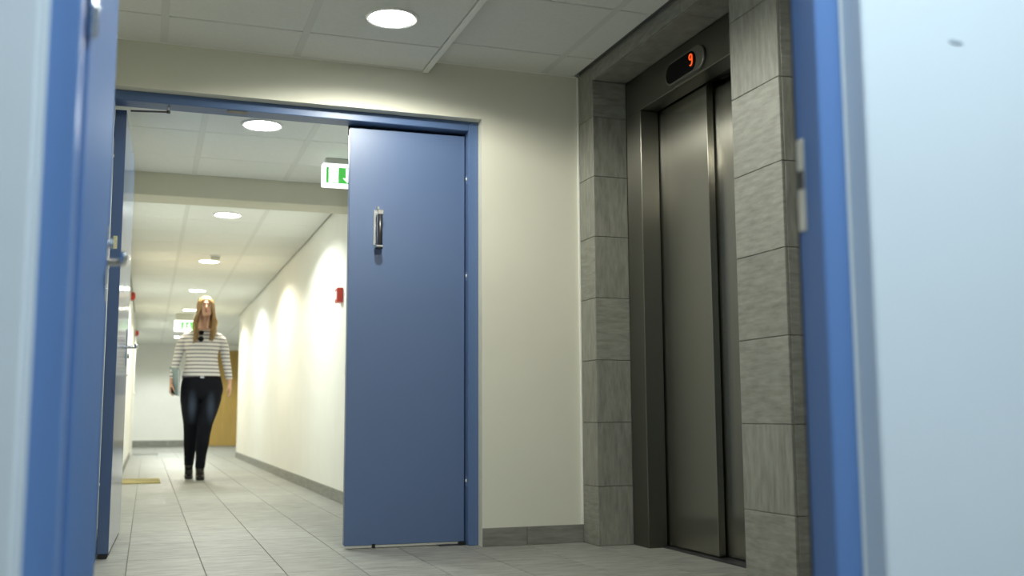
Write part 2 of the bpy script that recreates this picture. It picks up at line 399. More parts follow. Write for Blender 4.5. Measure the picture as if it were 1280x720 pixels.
# ------------------------------------------------------------------ near door (the camera looks through it)
d1 = struct(thing('door_1', 'blue steel door swung open into the hall right beside the camera', 'door', (0, 1.40, 0)))
boxes('jamb', [(1.0245, NX1, 0.0, 0.070, 0, NZ)], 'blue_near', d1, 0.0025)
boxes('jamb', [(NX0, -0.097, 0.0, 0.060, 0, NZ)], 'blue_near', d1, 0.0025)
boxes('frame_head', [(-0.097, 1.0245, 0.0, 0.070, NZ-0.046, NZ)], 'blue_near', d1, 0.0025)
boxes('jamb_edge_strip', [(NX1-0.0035, NX1-0.0005, -0.0035, -0.0003, 0, NZ)], 'corner_white', d1)  # thin white strips along the outer corners of both jambs
boxes('jamb_edge_strip', [(NX0+0.0005, NX0+0.0035, -0.0035, -0.0003, 0, NZ)], 'corner_white', d1)
sp = boxes('strike_plate', [(1.0225, 1.0245, 0.044, 0.064, 0.925, 1.082)], 'strike_metal', d1, 0.0008)
boxes('strike_slot', [(1.0218, 1.0228, 0.046, 0.062, 0.996, 1.028)], 'black', sp)
boxes('frame_gasket', [(1.0225, 1.0245, 0.0645, 0.0675, 0.0, 2.09)], 'rubber', d1)
nl = boxes('leaf', [(0.004, 0.905, 0, 0.042, 0.012, 2.085)], 'blue_satin', d1, 0.002)
nl.location = (-0.091, 1.462-1.40, 0); nl.rotation_euler = (0, 0, R(90.0))
bm = bmesh.new(); tube(bm, [(-0.004, -0.004, 1.13), (-0.004, -0.004, 1.21)], 0.006, 12); obj('hinge', bm, 'chrome', nl, smooth=True)
bm = bmesh.new(); tube(bm, [(-0.004, -0.004, 0.22), (-0.004, -0.004, 0.30)], 0.0095, 12); obj('hinge', bm, 'chrome', nl, smooth=True)
bm = bmesh.new(); tube(bm, [(-0.004, -0.004, 1.86), (-0.004, -0.004, 1.94)], 0.0095, 12); obj('hinge', bm, 'chrome', nl, smooth=True)
hp = boxes('handle_plate', [(0.835, 0.866, -0.003, 0.0, 0.86, 1.02)], 'chrome', nl, 0.001)
bm = bmesh.new(); tube(bm, [(0.85, 0, 0.945), (0.85, -0.030, 0.945), (0.842, -0.036, 0.945), (0.74, -0.036, 0.945)], 0.0085, 10)
obj('lever_handle', bm, 'chrome', hp, smooth=True)
bm = bmesh.new(); tube(bm, [(0.85, 0, 0.985), (0.85, -0.012, 0.985)], 0.011, 12); obj('lock_cylinder', bm, 'chrome', hp)

# ------------------------------------------------------------------ elevator
ev = thing('elevator', 'brushed steel lift door with steel surround between grey stone pillars', 'elevator', (2.27, 4.0, 0))
def E(*b): return (b[0]-2.27, b[1]-2.27, b[2]-4.0, b[3]-4.0, b[4], b[5])
boxes('jamb', [E(2.262, 2.361, 4.53, 4.689, 0, 2.13)], 'steel_frame', ev, 0.003)
boxes('jamb', [E(2.262, 2.361, 3.378, 3.50, 0, 2.13)], 'steel_frame', ev, 0.003)
hdr = boxes('header', [E(2.262, 2.361, 3.378, 4.689, 2.131, 2.312)], 'steel_frame', ev, 0.003)
p1 = boxes('door_panel', [E(2.37, 2.405, 4.072, 4.60, 0.012, 2.15)], 'steel', ev, 0.0015)
p2 = boxes('door_panel', [E(2.415, 2.45, 3.46, 4.10, 0.012, 2.15)], 'steel', ev, 0.0015)
boxes('reveal_strip', [E(2.362, 2.46, 4.605, 4.66, 0, 2.30), E(2.362, 2.46, 3.40, 4.60, 2.155, 2.30)], 'black', ev)
boxes('shaft_shield', [E(2.46, 2.47, 3.40, 4.66, 0, 2.30)], 'black', ev)
boxes('sill', [E(2.34, 2.45, 3.50, 4.53, 0.0, 0.008)], 'dark_metal', ev)
# floor indicator: rounded bezel, black window, figure 9
def stadium(y0, y1, z0, z1, n=10):
    r = (z1-z0)/2; zc = (z0+z1)/2; out = []
    for i in range(n+1):
        a = -PI/2+PI*i/n; out.append((y1-r+r*math.cos(a), zc+r*math.sin(a)))
    for i in range(n+1):
        a = PI/2+PI*i/n; out.append((y0+r+r*math.cos(a), zc+r*math.sin(a)))
    return out
FX = 2.262-2.27
bm = bmesh.new(); prism(bm, stadium(3.875-4, 4.235-4, 2.145, 2.255), FX-0.014, FX+0.001, 'x')
ind = obj('floor_indicator', bm, 'bezel', ev, 0.003, smooth=False)
bm = bmesh.new(); prism(bm, stadium(3.945-4, 4.222-4, 2.155, 2.245), FX-0.017, FX-0.0135, 'x')
obj('display_window', bm, 'black_gloss', ind)
# seven-stroke 9 in local (t along -y, z)
yc, zc, s = 3.975-4, 2.203, 0.030
def P9(t, z): return (FX-0.0185, yc-t*s+0.006, zc+z*s)
bm = bmesh.new()
loop = [(0.42*math.cos(a)-0.0, 0.45+0.42*math.sin(a)) for a in [2*PI*i/14 for i in range(15)]]
tube(bm, [P9(a, b) for a, b in loop], 0.0034, 6)
tube(bm, [P9(0.42, 0.45), P9(0.42, -0.35), P9(0.28, -0.72), P9(0.0, -0.86), P9(-0.28, -0.76)], 0.0034, 6)
obj('figure_nine', bm, 'digit', ind)

# ------------------------------------------------------------------ downlights
def downlight(label, x, y, z, watts, col, lens='lens', r=0.098, group=None, cone=167):
    t = thing('downlight', label, 'ceiling light', (x, y, z), 0, group)
    bm = bmesh.new(); lathe(bm, [(r, 0.004), (r+0.018, 0.004), (r+0.018, -0.004), (r+0.010, -0.009), (r, -0.006), (r, 0.004)], 40)
    obj('trim_ring', bm, 'white_plastic', t, smooth=False)
    bm = bmesh.new(); lathe(bm, [(0, -0.010), (r*0.5, -0.009), (r*0.9, -0.006), (r, -0.003), (r, 0.0), (0, 0.0)], 40)
    obj('lens', bm, lens, t, smooth=True)
    d = bpy.data.lights.new('bulb', 'SPOT'); d.energy = watts; d.color = col
    d.spot_size = R(cone); d.spot_blend = 0.30; d.shadow_soft_size = 0.05
    l = bpy.data.objects.new('bulb', d); COL.objects.link(l); l.parent = t; l.location = (0, 0, -0.014)
    return t
downlight('round downlight in the hall ceiling in front of the double door', 0.938, 4.236, HL, HALL_W, HALL_C)
downlight('round downlight in the hall ceiling midway between the near blue door and the double door', 0.938, 2.65, HL, HALL_W, HALL_C)
downlight('round downlight between the double door and the ceiling beam', 0.554, 5.814, HC, CORR_W*0.55, COOL)
CL = [(8.56, COOL, 'lens', 'first downlight beyond the ceiling beam in the corridor'),
      (11.21, WARM, 'lens_warm', 'second downlight beyond the ceiling beam, next to a smoke detector'),
      (13.86, COOL, 'lens', 'third downlight beyond the ceiling beam in the corridor'),
      (16.4, WARM, 'lens_warm', 'fourth downlight beyond the ceiling beam in the corridor'),
      (19.3, COOL, 'lens', 'downlight just past the far exit sign'),
      (22.0, COOL, 'lens', 'last downlight before the wall at the corridor end')]
for yy, c, ln, lab in CL:
    downlight(lab, 0.56, yy, HC, CORR_W*(2.0 if yy > 17 else 1.0), c, ln, cone=157)
sd = thing('smoke_detector', 'small white smoke detector on the corridor ceiling beside a downlight', 'smoke detector', (0.60, 10.80, HC))
bm = bmesh.new(); lathe(bm, [(0.055, 0), (0.055, -0.012), (0.048, -0.016)], 24); obj('base', bm, 'white_plastic', sd)
bm = bmesh.new(); lathe(bm, [(0.046, -0.0165), (0.046, -0.030), (0.034, -0.042), (0, -0.046)], 24); obj('cover', bm, 'sign_house', sd, smooth=True)
# lamp of the room behind the camera
rl = thing('room_lamp', 'square white ceiling lamp of the near room behind the camera', 'ceiling light', (0.9, 0.35, 2.5))
boxes('housing', [(-0.62, 0.62, -0.32, 0.32, -0.06, 0)], 'white_plastic', rl, 0.004)
boxes('diffuser', [(-0.59, 0.59, -0.29, 0.29, -0.066, -0.0605)], 'lamp_panel', rl)

# ------------------------------------------------------------------ exit signs
def exit_sign(label, x, y, z0, wd, ht, drop):
    t = thing('exit_sign', label, 'exit sign', (x, y, z0+ht))
    boxes('mount', [(0.02, wd-0.02, 0.005, 0.055, 0.0, drop)], 'sign_house', t, 0.002)
    hs = boxes('housing', [(0, wd, 0.0, 0.06, -ht, -0.0005)], 'sign_white', t, 0.006)
    m = 0.022
    face = boxes('face', [(m, wd-m, -0.003, 0.0, -ht+m*0.9, -m*1.2)], 'sign_green', t)
    x0 = m+0.016; x1 = x0+0.060
    boxes('door_symbol', [(x0, x1, -0.005, -0.003, -ht+m*0.9+0.004, -m*1.2-0.004)], 'sign_white', face)
    ax = 0.157*wd/0.305; zt = -m*1.2-0.006; zb = -ht+m*0.9+0.006
    bm = bmesh.new()
    prism(bm, [(ax-0.011, zt), (ax+0.011, zt), (ax+0.011, zb+0.028), (ax+0.030, zb+0.028), (ax, zb), (ax-0.030, zb+0.028), (ax-0.011, zb+0.028)], -0.005, -0.003)
    obj('arrow_symbol', bm, 'sign_white', face)
    bm = bmesh.new(); rx = ax+0.065; zm = (zt+zb)/2
    tube(bm, [(rx, -0.004, zt-0.004), (rx, -0.004, zt-0.014)], 0.007, 8)
    for seg in (((rx, zt-0.020), (rx-0.004, zm-0.012)), ((rx, zt-0.022), (rx-0.022, zm+0.006)), ((rx, zt-0.022), (rx+0.020, zm+0.004)),
                ((rx-0.004, zm-0.010), (rx-0.020, zb+0.006)), ((rx-0.004, zm-0.010), (rx+0.018, zm-0.024)), ((rx+0.018, zm-0.024), (rx+0.026, zb+0.008))):
        tube(bm, [(seg[0][0], -0.004, seg[0][1]), (seg[1][0], -0.004, seg[1][1])], 0.0045, 6)
    obj('running_symbol', bm, 'sign_white', face)
    return t
exit_sign('green and white exit sign hanging before the ceiling beam, partly behind the narrow blue leaf', 0.992, 6.44, 2.068, 0.305, 0.148, 0.034)
exit_sign('small green and white exit sign hanging far down the corridor behind the walking person', 0.358, 17.0, 1.968, 0.305, 0.172, 0.11)

# ------------------------------------------------------------------ small things in the corridor
cp = thing('fire_call_point', 'red square fire call point on the right corridor wall', 'call point', (XR, 7.80, 1.535))
boxes('housing', [(-0.045, 0, -0.055, 0.055, -0.055, 0.055)], 'red_plastic', cp, 0.005)
boxes('window', [(-0.047, -0.0445, -0.032, 0.032, -0.030, 0.030)], 'white_plastic', cp)
sw = thing('light_switch', 'white light switch on the right corridor wall below the call point', 'switch', (XR, 7.58, 0.975))
boxes('plate', [(-0.009, 0, -0.04, 0.04, -0.04, 0.04)], 'white_plastic', sw, 0.003)
boxes('rocker', [(-0.013, -0.0088, -0.022, 0.022, -0.03, 0.03)], 'white_plastic', sw, 0.002)
def sounder(label, y, z):
    s_ = thing('fire_sounder', label, 'fire alarm', (XL, y, z))
    boxes('base', [(0, 0.025, -0.055, 0.055, -0.055, 0.055)], 'white_plastic', s_, 0.004)
    bm = bmesh.new(); lathe(bm, [(0, 0.075), (0.030, 0.072), (0.047, 0.055), (0.052, 0.030), (0.052, 0.0255), (0, 0.0255)], 24)
    for v in bm.verts: v.co = Vector((v.co.z, v.co.x, v.co.y))
    obj('horn', bm, 'red_plastic', s_, smooth=True)
sounder('red fire alarm sounder high on the left corridor wall above the khaki mat', 12.5, 2.0)
sounder('red fire alarm sounder high on the left corridor wall near the grey mat', 18.0, 2.0)
def side_door(name, label, y0, y1):
    d = struct(thing(name, label, 'door', (XL, (y0+y1)/2, 0)))
    h = (y1-y0)/2
    boxes('frame', [(0, 0.018, -h-0.05, -h, 0, 2.08), (0, 0.018, h, h+0.05, 0, 2.08), (0, 0.018, -h, h, 2.03, 2.08)], 'white_door', d, 0.002)
    lf_ = boxes('leaf', [(0, 0.010, -h+0.002, h-0.002, 0.006, 2.028)], 'white_door', d, 0.001)
    bm = bmesh.new(); tube(bm, [(0.008, -h+0.07, 1.02), (0.05, -h+0.07, 1.02), (0.055, -h+0.08, 1.02), (0.055, -h+0.18, 1.02)], 0.008, 8); obj('lever_handle', bm, 'chrome', lf_, smooth=True)
side_door('door_4', 'white door in the left corridor wall beside the khaki mat', 10.25, 11.95)
side_door('door_5', 'white door in the left corridor wall beside the grey mat', 18.1, 19.6)
d3 = struct(thing('door_3', 'tan wooden door in the wall at the far corridor end', 'door', (1.72, YEND, 0)))
boxes('frame', [(-0.53, -0.48, -0.025, 0, 0, 2.13), (0.48, 0.53, -0.025, 0, 0, 2.13), (-0.48, 0.48, -0.025, 0, 2.08, 2.13)], 'tan_wood', d3, 0.002)
lf3 = boxes('leaf', [(-0.478, 0.478, -0.018, 0, 0.008, 2.078)], 'tan_wood', d3, 0.002)
bm = bmesh.new(); tube(bm, [(-0.41, -0.017, 1.02), (-0.41, -0.06, 1.02), (-0.40, -0.065, 1.02), (-0.29, -0.065, 1.02)], 0.009, 8); obj('lever_handle', bm, 'chrome', lf3, smooth=True)
def doormat(label, x0, x1, y0, y1, m, h=0.014):
    t = thing('doormat', label, 'mat', ((x0+x1)/2, (y0+y1)/2, 0))
    a, b = (x1-x0)/2, (y1-y0)/2
    boxes('pile', [(-a+0.02, a-0.02, -b+0.02, b-0.02, 0, h)], m, t, 0.003)
    boxes('border', [(-a, a, -b, -b+0.02, 0, h*0.85), (-a, a, b-0.02, b, 0, h*0.85), (-a, -a+0.02, -b+0.02, b-0.02, 0, h*0.85), (a-0.02, a, -b+0.02, b-0.02, 0, h*0.85)], m, t, 0.002)
doormat('khaki doormat on the corridor floor beside the walking person', -0.205, 0.150, 10.68, 11.42, 'mat_khaki')
doormat('thin grey doormat on the floor near the far end of the corridor', -0.20, 0.21, 19.0, 19.75, 'mat_grey', 0.010)

# ------------------------------------------------------------------ the woman
def nodes_mat(name, rough=0.7, spec=0.3):
    m = bpy.data.materials.new(name); m.use_nodes = True
    b = m.node_tree.nodes['Principled BSDF']; b.inputs['Roughness'].default_value = rough; b.inputs['Specular IOR Level'].default_value = spec
    MATS[name] = m
    return m, m.node_tree.nodes, m.node_tree.links, b
mat('skin', (0.52, 0.30, 0.21), 0.5, var=0.05, scale=25)
mat('lip', (0.40, 0.13, 0.11), 0.4)
mat('eye_white', (0.75, 0.73, 0.70), 0.2)
mat('iris', (0.05, 0.045, 0.04), 0.2)
mat('brow', (0.20, 0.12, 0.05), 0.8)
mat('hair', (0.30, 0.19, 0.082), 0.42, var=0.45, scale=5, stretch=(14, 14, 0.8))
mat('boot', (0.010, 0.009, 0.008), 0.42, spec=0.2)
mat('folder_blue', (0.14, 0.225, 0.26), 0.4, var=0.04, scale=20)
mat('belt', (0.012, 0.012, 0.014), 0.5)
# striped jersey
m, N, L, b = nodes_mat('jersey', 0.85, 0.1)
tc = N.new('ShaderNodeTexCoord'); sx = N.new('ShaderNodeSeparateXYZ'); L.new(tc.outputs['Object'], sx.inputs[0])
ml = N.new('ShaderNodeMath'); ml.operation = 'MULTIPLY'; ml.inputs[1].default_value = 1/0.0385; L.new(sx.outputs['Z'], ml.inputs[0])
fr = N.new('ShaderNodeMath'); fr.operation = 'FRACT'; L.new(ml.outputs[0], fr.inputs[0])
gt = N.new('ShaderNodeMath'); gt.operation = 'LESS_THAN'; gt.inputs[1].default_value = 0.30; L.new(fr.outputs[0], gt.inputs[0])
mx = N.new('ShaderNodeMix'); mx.data_type = 'RGBA'
mx.inputs['A'].default_value = (0.60, 0.59, 0.57, 1); mx.inputs['B'].default_value = (0.14, 0.13, 0.17, 1)
L.new(gt.outputs[0], mx.inputs['Factor']); L.new(mx.outputs['Result'], b.inputs['Base Color'])
# dark jeans, faded on the thighs
m, N, L, b = nodes_mat('jeans', 0.8, 0.15)
tc = N.new('ShaderNodeTexCoord'); facs = []
for (cx, cz) in ((-0.085, 0.74), (0.095, 0.72)):
    vs = N.new('ShaderNodeVectorMath'); vs.operation = 'SUBTRACT'; vs.inputs[1].default_value = (cx, -0.12, cz); L.new(tc.outputs['Object'], vs.inputs[0])
    vm = N.new('ShaderNodeVectorMath'); vm.operation = 'MULTIPLY'; vm.inputs[1].default_value = (1/0.05, 1/0.12, 1/0.17); L.new(vs.outputs[0], vm.inputs[0])
    ln = N.new('ShaderNodeVectorMath'); ln.operation = 'LENGTH'; L.new(vm.outputs[0], ln.inputs[0])
    mr = N.new('ShaderNodeMapRange'); mr.interpolation_type = 'SMOOTHSTEP'
    mr.inputs['From Min'].default_value = 0.0; mr.inputs['From Max'].default_value = 1.25; mr.inputs['To Min'].default_value = 1; mr.inputs['To Max'].default_value = 0
    L.new(ln.outputs['Value'], mr.inputs['Value']); facs.append(mr)
ad = N.new('ShaderNodeMath'); ad.operation = 'MAXIMUM'; L.new(facs[0].outputs[0], ad.inputs[0]); L.new(facs[1].outputs[0], ad.inputs[1])
mx = N.new('ShaderNodeMix'); mx.data_type = 'RGBA'
mx.inputs['A'].default_value = (0.0045, 0.0055, 0.010, 1); mx.inputs['B'].default_value = (0.040, 0.055, 0.085, 1)
L.new(ad.outputs[0], mx.inputs['Factor']); L.new(mx.outputs['Result'], b.inputs['Base Color'])

def remeshed(name, bm, m, parent, voxel, smooth=4, factor=0.5):
    """union of closed lofts -> one continuous smooth skin"""
    finish(bm)
    me = bpy.data.meshes.new(name); bm.to_mesh(me); bm.free()
    t = bpy.data.objects.new('tmp', me); COL.objects.link(t)
    md = t.modifiers.new('r', 'REMESH'); md.mode = 'VOXEL'; md.voxel_size = voxel
    sm = t.modifiers.new('s', 'SMOOTH'); sm.iterations = smooth; sm.factor = factor
    dg = bpy.context.evaluated_depsgraph_get()
    out = bpy.data.meshes.new_from_object(t.evaluated_get(dg))
    bpy.data.objects.remove(t, do_unlink=True)
    out.name = name; out.materials.clear(); out.materials.append(MATS[m])
    for p in out.polygons: p.use_smooth = True
    return link(name, out, parent)
def hring(cx, cy, z, rx, ry): return ((cx, cy, z), (rx, 0, 0), (0, ry, 0))

WX, WY = 0.52, 11.20
wom = thing('person', 'person in a striped jersey, dark jeans and ankle boots walking down the corridor', 'person', (WX, WY, 0))
TORSO = [(0.00, 0.005, 1.035, 0.196, 0.135), (0.0, 0.0, 1.10, 0.180, 0.124), (0.0, 0.0, 1.20, 0.160, 0.112), (-0.002, -0.004, 1.28, 0.162, 0.114),
         (-0.003, -0.016, 1.35, 0.174, 0.126), (-0.003, -0.012, 1.41, 0.182, 0.120), (-0.002, 0.0, 1.46, 0.186, 0.100), (0.0, 0.008, 1.495, 0.160, 0.078),
         (0.002, 0.010, 1.522, 0.110, 0.066), (0.004, 0.008, 1.540, 0.078, 0.060)]
HIPS = [(0.005, 0.005, 1.050, 0.185, 0.128), (0.008, 0.008, 0.98, 0.204, 0.140), (0.010, 0.010, 0.92, 0.213, 0.146), (0.008, 0.008, 0.86, 0.206, 0.138), (0.004, 0.004, 0.81, 0.17, 0.11)]
LEG_R = [(-0.098, 0.005, 0.90, 0.105, 0.122), (-0.100, -0.010, 0.80, 0.102, 0.112), (-0.095, -0.022, 0.68, 0.090, 0.096), (-0.090, -0.018, 0.56, 0.074, 0.078), (-0.088, 0.03, 0.46, 0.068, 0.070),
         (-0.086, 0.085, 0.36, 0.065, 0.068), (-0.086, 0.15, 0.24, 0.054, 0.054), (-0.088, 0.19, 0.135, 0.047, 0.050)]
LEG_L = [(0.108, 0.005, 0.90, 0.105, 0.122), (0.100, -0.030, 0.80, 0.102, 0.112), (0.076, -0.062, 0.68, 0.090, 0.096), (0.048, -0.085, 0.56, 0.076, 0.078), (0.034, -0.082, 0.46, 0.069, 0.070),
         (0.026, -0.070, 0.36, 0.066, 0.068), (0.018, -0.055, 0.24, 0.053, 0.054), (0.012, -0.045, 0.115, 0.048, 0.050)]
ARM_R = [((-0.110, 0.010, 1.450), 0.052), ((-0.155, 0.012, 1.446), 0.056), ((-0.188, 0.013, 1.415), 0.055), ((-0.218, 0.016, 1.34), 0.050), ((-0.242, 0.020, 1.235), 0.044), ((-0.262, 0.0, 1.14), 0.041), ((-0.284, -0.025, 1.02), 0.034)]
ARM_L = [((0.110, 0.010, 1.450), 0.052), ((0.155, 0.012, 1.446), 0.056), ((0.190, 0.013, 1.415), 0.055), ((0.220, 0.020, 1.34), 0.050), ((0.240, 0.026, 1.225), 0.044), ((0.258, 0.010, 1.13), 0.041), ((0.278, -0.015, 1.015), 0.034)]
def add_limb(bm, rows, k, lo=0):
    loft(bm, [hring(x, y, z, a*k, b*k) for x, y, z, a, b in rows[lo:]], 20)
def add_arm(bm, arm, k): tube(bm, [p for p, r in arm], [r*k for p, r in arm], 16)
# head frame: chin raised a little
HC_ = Vector((0.022, -0.018, 1.755))
HM = Matrix.Translation(HC_) @ Matrix.Rotation(R(-9), 4, 'X') @ Matrix.Rotation(R(-3), 4, 'Y')
def H(x, y, z): return HM @ Vector((x, y, z))
def hloft(bm, rows, n=20): loft(bm, [(H(x, y, z), HM.to_3x3() @ Vector((a, 0, 0)), HM.to_3x3() @ Vector((0, b_, 0))) for x, y, z, a, b_ in rows], n)
bm = bmesh.new()
hloft(bm, [(0, -0.058, -0.108, 0.016, 0.016), (0, -0.052, -0.100, 0.030, 0.032), (0, -0.036, -0.082, 0.046, 0.052), (0, -0.020, -0.055, 0.058, 0.070), (0, -0.010, -0.02, 0.067, 0.083),
           (0, -0.002, 0.015, 0.072, 0.093), (0, 0.002, 0.05, 0.072, 0.094), (0, 0.004, 0.08, 0.060, 0.080), (0, 0.006, 0.098, 0.038, 0.052), (0, 0.006, 0.107, 0.012, 0.018)])
# nose, brow ridge, lips, cheeks, ears
tube(bm, [H(0, -0.090, 0.018), H(0, -0.100, -0.004), H(0, -0.110, -0.026), H(0, -0.101, -0.036)], [0.008, 0.009, 0.0115, 0.008], 8)
tube(bm, [H(-0.012, -0.096, -0.033), H(0.012, -0.096, -0.033)], 0.008, 8)
tube(bm, [H(-0.040, -0.080, 0.022), H(-0.018, -0.091, 0.026), H(0.018, -0.091, 0.026), H(0.040, -0.080, 0.022)], 0.008, 8)
tube(bm, [H(-0.020, -0.082, -0.062), H(0, -0.089, -0.060), H(0.020, -0.082, -0.062)], [0.006, 0.009, 0.006], 8)
for s in (-1, 1):
    tube(bm, [H(s*0.068, 0.005, 0.026), H(s*0.080, 0.010, 0.010), H(s*0.074, 0.005, -0.02)], [0.008, 0.011, 0.007], 8)
    tube(bm, [H(s*0.034, -0.070, -0.018), H(s*0.048, -0.055, -0.010)], [0.018, 0.016], 8)
# neck, shoulders, torso, limbs
tube(bm, [(0.0, 0.012, 1.47), (0.004, 0.008, 1.56), (0.012, 0.004, 1.64), (0.018, 0.0, 1.72)], [0.062, 0.050, 0.049, 0.050], 18)
loft(bm, [hring(x, y, z, a*0.9, b_*0.9) for x, y, z, a, b_ in TORSO], 20)
loft(bm, [hring(x, y, z, a*0.9, b_*0.9) for x, y, z, a, b_ in HIPS], 20)
add_limb(bm, LEG_R[:-1], 0.78); add_limb(bm, LEG_L[:-1], 0.78)
add_arm(bm, ARM_R, 0.80); add_arm(bm, ARM_L, 0.80)
# feet inside the boots
tube(bm, [(0.012, -0.040, 0.17), (0.012, -0.040, 0.11), (0.012, -0.100, 0.060), (0.012, -0.150, 0.034)], [0.026, 0.022, 0.016, 0.010], 10)
tube(bm, [(-0.088, 0.188, 0.20), (-0.088, 0.196, 0.15), (-0.088, 0.192, 0.115), (-0.088, 0.178, 0.105)], [0.026, 0.021, 0.015, 0.009], 10)
def hand(bm, wrist, down, side, palm_n, curl, thumb_dir):
    """wrist point, direction of the hand, side axis across the knuckles, palm normal"""
    wrist, d, s, n = Vector(wrist), Vector(down).normalized(), Vector(side).normalized(), Vector(palm_n).normalized()
    rings = [(wrist - d*0.03, s*0.024, n*0.022), (wrist + d*0.01, s*0.026, n*0.018), (wrist + d*0.045, s*0.038, n*0.015), (wrist + d*0.085, s*0.040, n*0.013), (wrist + d*0.094, s*0.034, n*0.009)]
    loft(bm, rings, 16)
    for k, (off, ln) in enumerate(((-0.030, 0.068), (-0.010, 0.078), (0.011, 0.073), (0.030, 0.057))):
        p = wrist + d*0.082 + s*off; pts = [p - d*0.01, p]; a = curl*0.35
        dd_ = d
        for f_, sg in enumerate((0.45, 0.32, 0.23)):
            dd_ = (d*math.cos(a) + n*math.sin(a)).normalized()
            pts.append(pts[-1] + dd_*ln*sg); a += curl
        tube(bm, pts, [0.0088, 0.0092, 0.0085, 0.0078, 0.0060], 8)
    t0 = wrist + d*0.028 + Vector(thumb_dir)*0.026
    t1 = t0 + (Vector(thumb_dir)*0.7 + d*0.7 + n*0.2).normalized()*0.035
    t2 = t1 + (Vector(thumb_dir)*0.25 + d*0.9 + n*0.35).normalized()*0.030
    t3 = t2 + (d*0.9 + n*0.4).normalized()*0.022
    tube(bm, [t0 - Vector(thumb_dir)*0.01, t0, t1, t2, t3], [0.013, 0.0135, 0.0105, 0.0095, 0.0065], 8)
# her left hand hangs loose, the right one closes round the folder
hand(bm, (0.282, -0.022, 0.985), (0.05, -0.10, -1), (0.25, 1, -0.1), (-1, 0.1, -0.1), 0.28, (-0.25, -0.97, 0))
hand(bm, (-0.292, -0.035, 0.985), (-0.08, -0.10, -1), (0.10, 1, -0.1), (1, -0.05, -0.1), 0.62, (0.25, -0.97, 0))
body = remeshed('body', bm, 'skin', wom, 0.0048, 3, 0.4)
# face details
for s in (-1, 1):
    bm = bmesh.new(); bmesh.ops.create_uvsphere(bm, u_segments=12, v_segments=8, radius=0.0125)
    for v in bm.verts: v.co = H(s*0.031, -0.0800, 0.006) + HM.to_3x3() @ Vector((v.co.x*1.15, v.co.y*0.7, v.co.z*0.50))
    e = obj('eye', bm, 'eye_white', wom, smooth=True)
    bm = bmesh.new(); bmesh.ops.create_uvsphere(bm, u_segments=10, v_segments=6, radius=0.0075)
    for v in bm.verts: v.co = H(s*0.031, -0.0868, 0.006) + HM.to_3x3() @ Vector((v.co.x*0.85, v.co.y*0.35, v.co.z*0.75))
    obj('iris', bm, 'iris', e, smooth=True)
    bm = bmesh.new(); tube(bm, [H(s*0.013, -0.0985, 0.026), H(s*0.030, -0.094, 0.032), H(s*0.046, -0.080, 0.027)], [0.0040, 0.0048, 0.002], 6)
    obj('eyebrow', bm, 'brow', wom, smooth=True)
    bm = bmesh.new(); tube(bm, [H(s*0.018, -0.0865, 0.009), H(s*0.031, -0.0885, 0.0125), H(s*0.045, -0.0775, 0.010)], [0.0016, 0.0026, 0.0016], 6)
    obj('eyelashes', bm, 'brow', wom, smooth=True)
bm = bmesh.new()
tube(bm, [H(-0.021, -0.084, -0.0615), H(-0.006, -0.0935, -0.0575), H(0, -0.0935, -0.0585), H(0.006, -0.0935, -0.0575), H(0.021, -0.084, -0.0615)], [0.002, 0.0042, 0.004, 0.0042, 0.002], 8)
tube(bm, [H(-0.019, -0.084, -0.0635), H(0, -0.0935, -0.0665), H(0.019, -0.084, -0.0635)], [0.002, 0.0050, 0.002], 8)
obj('lips', bm, 'lip', wom, smooth=True)
# jersey
bm = bmesh.new()
loft(bm, [hring(x, y, z, a, b_) for x, y, z, a, b_ in TORSO[:-1]], 28)
add_arm(bm, ARM_R, 1.0); add_arm(bm, ARM_L, 1.0)
remeshed('jersey', bm, 'jersey', wom, 0.007, 5)
# jeans
bm = bmesh.new()
loft(bm, [hring(x, y, z, a, b_) for x, y, z, a, b_ in HIPS], 28)
add_limb(bm, LEG_R, 1.0); add_limb(bm, LEG_L, 1.0)
jn = remeshed('jeans', bm, 'jeans', wom, 0.007, 6)
bm = bmesh.new()
rows = loft(bm, [hring(0.003, 0.006, 1.026, 0.197, 0.137), hring(0.004, 0.006, 1.046, 0.193, 0.134)], 32, cap=False)
bmesh.ops.solidify(bm, geom=bm.faces[:], thickness=0.004)
bl_ = obj('belt', bm, 'belt', wom, smooth=True)
boxes('buckle', [(-0.020, 0.020, -0.142, -0.134, 1.022, 1.048)], 'chrome', bl_, 0.003)
